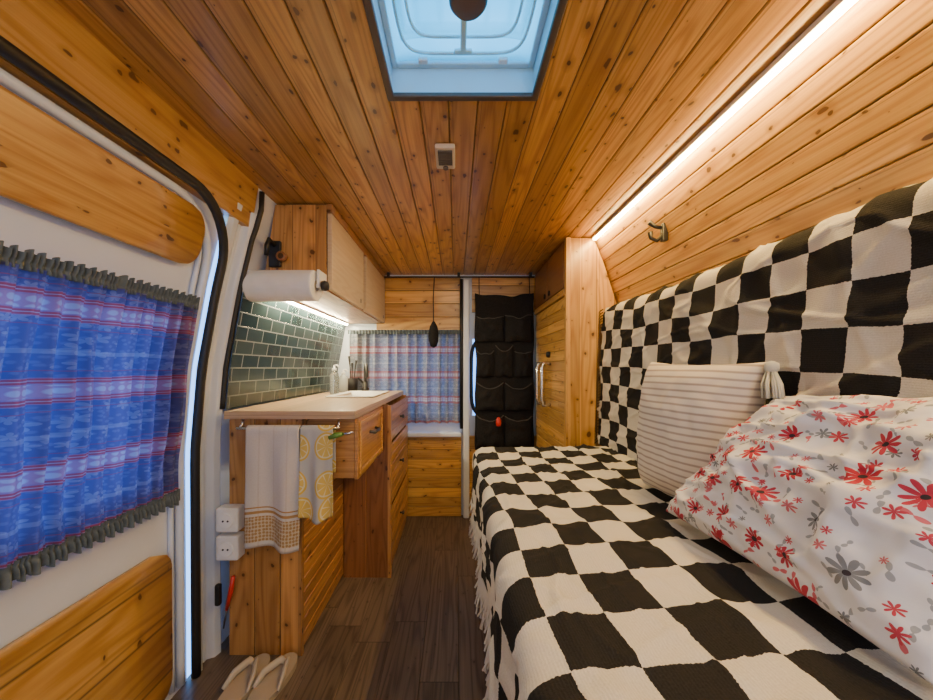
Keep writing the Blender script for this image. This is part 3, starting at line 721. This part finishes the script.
# organizer
t=thing('hanging_organizer',.37,2.56,-.58,'tall black pocket organizer hanging before the right rear door','organizer')
def edge(d): return .012*nz(d*6,1.3)
def back(u,v):
    d=-.60+1.15*v; x=.140+.430*u+edge(d)*(1-2*u) ; return (x,2.565+.016*nz(u*4,v*6)+.008*math.sin(v*9),d+.020*nz(u*4,v*2,4)-.018*(1-(2*u-1)**2)*v),(u,v)
MB().grid(30,60,back).build('backing','blackfab',t,smooth=True,solid=.005)
rows=[(-.575,.23,2),(-.31,.20,2),(-.065,.21,3),(.19,.19,2)]
for r,(d0,hgt,nc) in enumerate(rows):
    cw=.415/nc
    for c in range(nc):
        x0=.15+c*cw; hg=hgt*(1+.25*nz(r*2.3,c*3.1)); wd=cw-.012
        def P(u,v,x0=x0,d0=d0,r=r,c=c,hg=hg,wd=wd):
            a=2*u-1; bul=(.010+.010*(1-v)+.010*v*(.5+nz(r*7.1,c*4.3)))*(1-abs(a)**2.5)*min(1,v*5+.2)*(1+.8*nz(r*3+.5,c*5+.2))+.012*nz(u*4,v*4,r*3+c)*(1-a*a)
            return Vector((x0+wd*u+.010*nz(v*3,r,c),2.550-max(0,bul),d0+hg*v-.055*(1-a*a)*v*(.7+nz(r*5.1,c*2.2))+.014*nz(u*3,r*2,c+v)))
        o=MB().grid(18,16,lambda u,v:(P(u,v),(u,v))).build('pocket','blackfab',t,smooth=True,solid=.003)
        MB().tube([P(k/12,1) for k in range(13)],.0038,6).build('binding','binding',o,smooth=True)
for x in (.17,.54): MB().tube([(x,2.56,.53),(x,2.572,.58),(x,2.583,.668)],.007,6,.4).build('strap','blackfab',t)
tag(MB().lathe([(.002,0),(.016,.004),(.020,.02),(.018,.05),(.008,.065),(.002,.067)],(.305,2.512,-.42)).build('red_torch','red',smooth=True),'small red object poking out of the black organizer pocket','torch')

# ------------------------------------------------------------------ wardrobe
WX=.592
t=thing('wardrobe',.75,2.25,FL,'tall pine wardrobe between the sofa and the rear door','wardrobe')
poly=[(WX+.014,FL),(WX+.014,.702),(.738,.702)]+[(rx(d)-.012,d) for d in (.66,.55,.45,.3,.15,0,-.3,FL)]
mb=MB(); mb.prism(poly,'y',1.89,2.60,pw=.095); mb.build('body','wall',t)
MB().box(WX-.004,WX+.022,1.872,1.905,FL,.70,'z').build('corner_post','board',t,bevel=.003)
MB().box(WX-.010,WX+.014,1.906,2.60,.395,.43,'y').build('rail','board',t,bevel=.002)
for (a,b) in ((1.91,2.248),(2.256,2.595)):
    o=MB().box(WX-.006,WX+.013,a,b,.437,.69,'y',.35).build('upper_door','brownply',t,bevel=.003)
    MB().lathe([(.016,0),(.016,-.006),(.004,-.007)],(WX-.006,b-.05 if a<2 else a+.05,.47),'x',16).build('push_knob','black',o)
for (a,b,hy) in ((1.91,2.25,2.19),(2.255,2.595,2.32)):
    mb=MB().planks([(WX,a,.388),(WX,a,FL+.05)],Y3,b-a,.058,1); o=mb.build('lower_door','wall',t)
    mb=MB(); P=[(WX,hy,.025),(WX-.045,hy,.03),(WX-.055,hy,.0),(WX-.055,hy,-.20),(WX-.045,hy,-.235),(WX,hy,-.23)]
    mb.tube(P,.0095,10); mb.build('handle','handle',o,smooth=True)
MB().lathe([(.004,-.02),(.018,-.018),(.02,-.006),(.02,0)],(WX,2.215,.085),'x').build('lock_knob','black',t,smooth=True)

# coat hook on right wall
yh=1.37; dh=.53; xh=rx(dh)
t=thing('coat_hook',xh-.01,yh,dh-.06,'dark metal coat hook on the sloping pine wall','coat hook')
MB().box(xh-.018,xh+.004,yh-.012,yh+.012,dh-.035,dh+.035).build('plate','darkhook',t,bevel=.004)
MB().tube([(xh-.012,yh,dh-.012),(xh-.035,yh,dh-.032),(xh-.058,yh,dh-.022),(xh-.062,yh,dh+.002)],[.008,.007,.007,.010],8).build('prong','darkhook',t,smooth=True)
MB().tube([(xh-.012,yh,dh+.018),(xh-.04,yh,dh+.022),(xh-.066,yh,dh+.040)],[.008,.007,.010],8).build('prong','darkhook',t,smooth=True)

# ------------------------------------------------------------------ sofa bench
SD=-.415
t=thing('sofa_bench',.5,.6,FL,'long built-in sofa bench with foam cushions along the right wall','bench')
MB().box(.130,.94,-.6,1.75,FL,-.56,'y',.3).build('base','bench',t,bevel=.005)
MB().box(.112,.76,-.6,1.745,-.56,SD-.018).build('seat_cushion','foam',t,bevel=.045,seg=5)
mb=MB(); mb.prism([(.785,SD-.1),(.812,.280),(.875,.280),(.925,0),(.935,SD-.1)],'y',-.6,1.85); mb.build('back_cushion','foam',t)
def rounded(path,r,n=6):
    P=[Vector(p) for p in path]; out=[P[0]]
    for a,b,c in zip(P,P[1:],P[2:]):
        d1=(a-b).normalized(); d2=(c-b).normalized()
        p=b+d1*r;q=b+d2*r
        for k in range(n+1):
            t=k/n; out.append(p*(1-t)**2+b*2*t*(1-t)+q*t*t)
    out.append(P[-1]); return out
def hemoff(y): return .016*(math.sin(y*17+2+2*nz(y*3,0))*.5+.7*nz(y*8,0,3))
def cloth(name,path,y0,y1,mat,label,cat,uoff,voff,amp,nu=260,nv=160,seed=0,hem=False,rad=.06,warp=.035,sag=None,shear=0.0,ys=1.0,vs=1.0):
    R=rounded(path,rad,10); cum=[0]
    for a,b in zip(R,R[1:]): cum.append(cum[-1]+(b-a).length)
    T=cum[-1]
    def at(s):
        j=0
        while j<len(cum)-2 and s>cum[j+1]: j+=1
        tan=(R[j+1]-R[j]).normalized(); return R[j]+tan*(s-cum[j]),tan
    mb=MB()
    def fn(u,v):
        y=y0+(y1-y0)*u; s=T*v; p,tan=at(s); n=Vector((-tan.z,0,tan.x))
        if n.z<-.3 or (abs(n.z)<=.3 and n.x>0): n=-n
        w=amp*(.7*nz(y*3.5,s*4,seed)+.5*nz(y*9+s*5,s*8-y*4,seed+4)+.3*nz(y*22+s*8,s*18,seed+8))
        for (fa,fb,sd,st) in ((3.0,5.0,14,1.0),(6.5,3.0,17,.8),(4.0,11.0,19,.6)):
            rid=1-abs(nz(y*fa+s*2,s*fb-y*1.6,seed+sd))*1.0; w+=amp*st*max(0,rid-.90)*9
        q=p+n*(w+amp*.4)
        if sag: q=q+sag(y,s,v)
        yy=y+.008*nz(s*4,y*2,seed+9)
        if hem and v>.72:
            k=(v-.72)/.28; q=q+n*hemoff(y)*k; q.z+=.020*k*nz(y*6,2.2)
        if u>.985: yy+= .012*nz(s*9,0,seed)
        wu=warp*nz(y*1.7,s*1.7,seed+21)+warp*.3*nz(y*5,s*5,seed+22); wv=warp*nz(y*1.7,s*1.7,seed+31)+warp*.3*nz(y*5,s*5,seed+32)
        return (q.x,yy,q.z),(y*ys+uoff+wu+shear*s,s*vs+voff+wv-shear*.6*y)
    mb.grid(nu,nv,fn)
    return tag(mb.build(name,mat,smooth=True,solid=.004),label,cat),mb
HEM=-.64; SXE=.093
so,mbs=cloth('checkered_blanket',[(.770,0,SD+.015),(SXE,0,SD+.003),(SXE+.002,0,HEM)],-.25,1.77,'check','black and cream checkered blanket spread over the sofa seat','blanket',.03,.0,.0075,seed=2,hem=True,rad=.05,shear=.07,ys=.92,warp=.028)
bo,mbb=cloth('checkered_blanket',[(.875,0,.320),(.785,0,.317),(.764,0,SD+.016)],-.25,1.862,'check','black and cream checkered blanket hung over the sofa backrest','blanket',.06,.02,.0080,seed=11,rad=.045,shear=-.06,warp=.032,ys=1.08,vs=1.1,
   sag=lambda y,s,v: Vector((-.010*max(0,nz(y*3.1,s*1.2,50))*min(1,v*3),0,(-.018*(.5+.5*math.sin(y*5.3+1))+.010*nz(y*7,3.3))*max(0,1-abs(s-.1)*5))))
mb=MB(); 
for k in range(320):
    y=-.2+k*.0061; x=SXE-.004-hemoff(y); zz=HEM+.020*nz(y*6,2.2); L=random.uniform(.05,.095)
    mb.tube([(x,y,zz+.006),(x-.010,y+random.uniform(-.006,.006),zz-L*.5),(x-.010+random.uniform(-.018,.006),y+random.uniform(-.012,.012),zz-L)],.0028,4)
f=mb.build('fringe','cream',so); f['kind']='stuff'
mb=MB()
for k in range(46):
    d=SD+.03+k*.0155; x=.765+.023*(d-SD)/.74-.005; mb.tube([(x,1.862,d),(x-.008,1.875,d-.006),(x-.016,1.880,d-.02)],.0025,4)
f=mb.build('fringe','blackfab',bo); f['kind']='stuff'

# pillows
def pillow(BL,BR,TL,TR,T,W_,H_,seed,pin=.07,n=60,asym=0,crum=.010,back=1.0,pw=.45,fold=0):
    BL,BR,TL,TR=map(Vector,(BL,BR,TL,TR)); nn=((BR-BL).cross(TL-BL)).normalized(); mb=MB()
    if nn.x>0: nn=-nn
    for side in (1,-1):
        def fn(u,v):
            a=math.sin((2*u-1)*PI/2); b=math.sin((2*v-1)*PI/2)
            wob=.02*nz(a*3,b*3,seed+40)
            a2=a*(1-pin*(1-b*b)+wob*(1-b*b)); b2=b*(1-pin*(1-a*a)+wob*(1-a*a)); U=(a2+1)/2; Vv=(b2+1)/2
            p=BL*(1-U)*(1-Vv)+BR*U*(1-Vv)+TL*(1-U)*Vv+TR*U*Vv
            e=max(0,(1-a*a))*max(0,(1-b*b)); h=T*e**pw*(1-asym*b)
            h+=crum*e**.4*(nz(a*2.2,b*2.2,seed)+.8*nz(a*4.5,b*4.5,seed+5)+.45*nz(a*9+b*3,b*8-a*2,seed+6))
            if fold:
                for (fa,fb,fc,sd) in ((2.6,1.4,2.2,11),(1.2,4.0,1.5,15)):
                    rg=1-abs(nz(a*fa+b*fb,b*fc-a*.8,seed+sd)); h+=fold*e**.3*(max(0,rg-.80)*5)
            if side<0: h*=back
            return p+nn*side*h,(U*W_,Vv*H_)
        mb.grid(n,n,fn)
    return mb
mb=pillow((.635,1.17,-.385),(.685,.83,-.385),(.655,1.165,.020),(.725,.80,.015),.105,.42,.42,3,back=.35,pw=.34,crum=.007,pin=.05)
p1=mb.build('cushion','stripe',merge=True,smooth=True); tag(p1,'square cream cushion with thin grey stripes and corner tassel','cushion')
def tassel(p,dirv):
    p=Vector(p); dirv=Vector(dirv); mb=MB()
    mb.lathe([(.003,.012),(.013,.006),(.014,-.006),(.009,-.014)],p,'z',12)
    for k in range(26):
        a=random.uniform(0,2*PI); r=random.uniform(0,.010); q=p+Vector((r*math.cos(a),r*math.sin(a),-.010)); e=q+dirv+Vector((math.cos(a)*.012,math.sin(a)*.012,0))
        mb.tube([q,q.lerp(e,.5)+Vector((math.cos(a)*.005,math.sin(a)*.005,0)),e],.0026,4)
    return mb.build('tassel','tassel',p1,smooth=True)
tassel((.708,.785,.004),(-.012,-.02,-.06))
mb=pillow((.555,.925,-.378),(.555,.40,-.370),(.738,.785,-.065),(.764,.34,-.035),.086,.56,.46,9,pin=.045,asym=.0,crum=.017,back=.3,pw=.43,fold=.014,n=100)
p2=mb.build('cushion','floral',merge=True,smooth=True); tag(p2,'big white pillow printed with red and grey flowers at the right','pillow')

# ------------------------------------------------------------------ light
w=bpy.data.worlds.new('dusk'); SC.world=w; w.use_nodes=True
bg=w.node_tree.nodes['Background']; bg.inputs[0].default_value=(.18,.44,1,1); bg.inputs[1].default_value=4.4
def area(name,loc,rot,sx,sy,e,c):
    l=bpy.data.lights.new(name,'AREA'); l.shape='RECTANGLE'; l.size=sx; l.size_y=sy; l.energy=e; l.color=c
    o=bpy.data.objects.new(name,l); C.objects.link(o); o.location=loc; o.rotation_euler=rot; return o
area('front_fill',(.1,-1.2,E+.1),(PI/2,0,0),1.4,1.3,11,(1,.90,.72))  # added warm fill from behind the camera, unseen
area('blue_rim_fill',(.55,-.9,E+.15),(PI/2,0,math.radians(38)),.5,.5,7,(.22,.45,1))  # added blue fill, unseen, for a cool rim on the white door
area('overhead_fill',(.1,-.4,E+.68),(0,0,0),1.0,.8,6,(1,.86,.62))  # added overhead fill behind the camera, not a real fitting
area('rear_fill',(.0,1.7,E+.69),(0,0,0),.3,1.0,3.6,(1,.84,.56))  # added soft fill below the rear ceiling, no lamp hangs there

cam=bpy.data.cameras.new('camera'); co=bpy.data.objects.new('camera',cam); C.objects.link(co); SC.camera=co
co.location=(0,0,E); co.rotation_euler=(PI/2,0,0); cam.sensor_width=36; cam.lens=350/933*36; cam.clip_start=.02
cam.shift_x=10.5/933; cam.shift_y=18/933
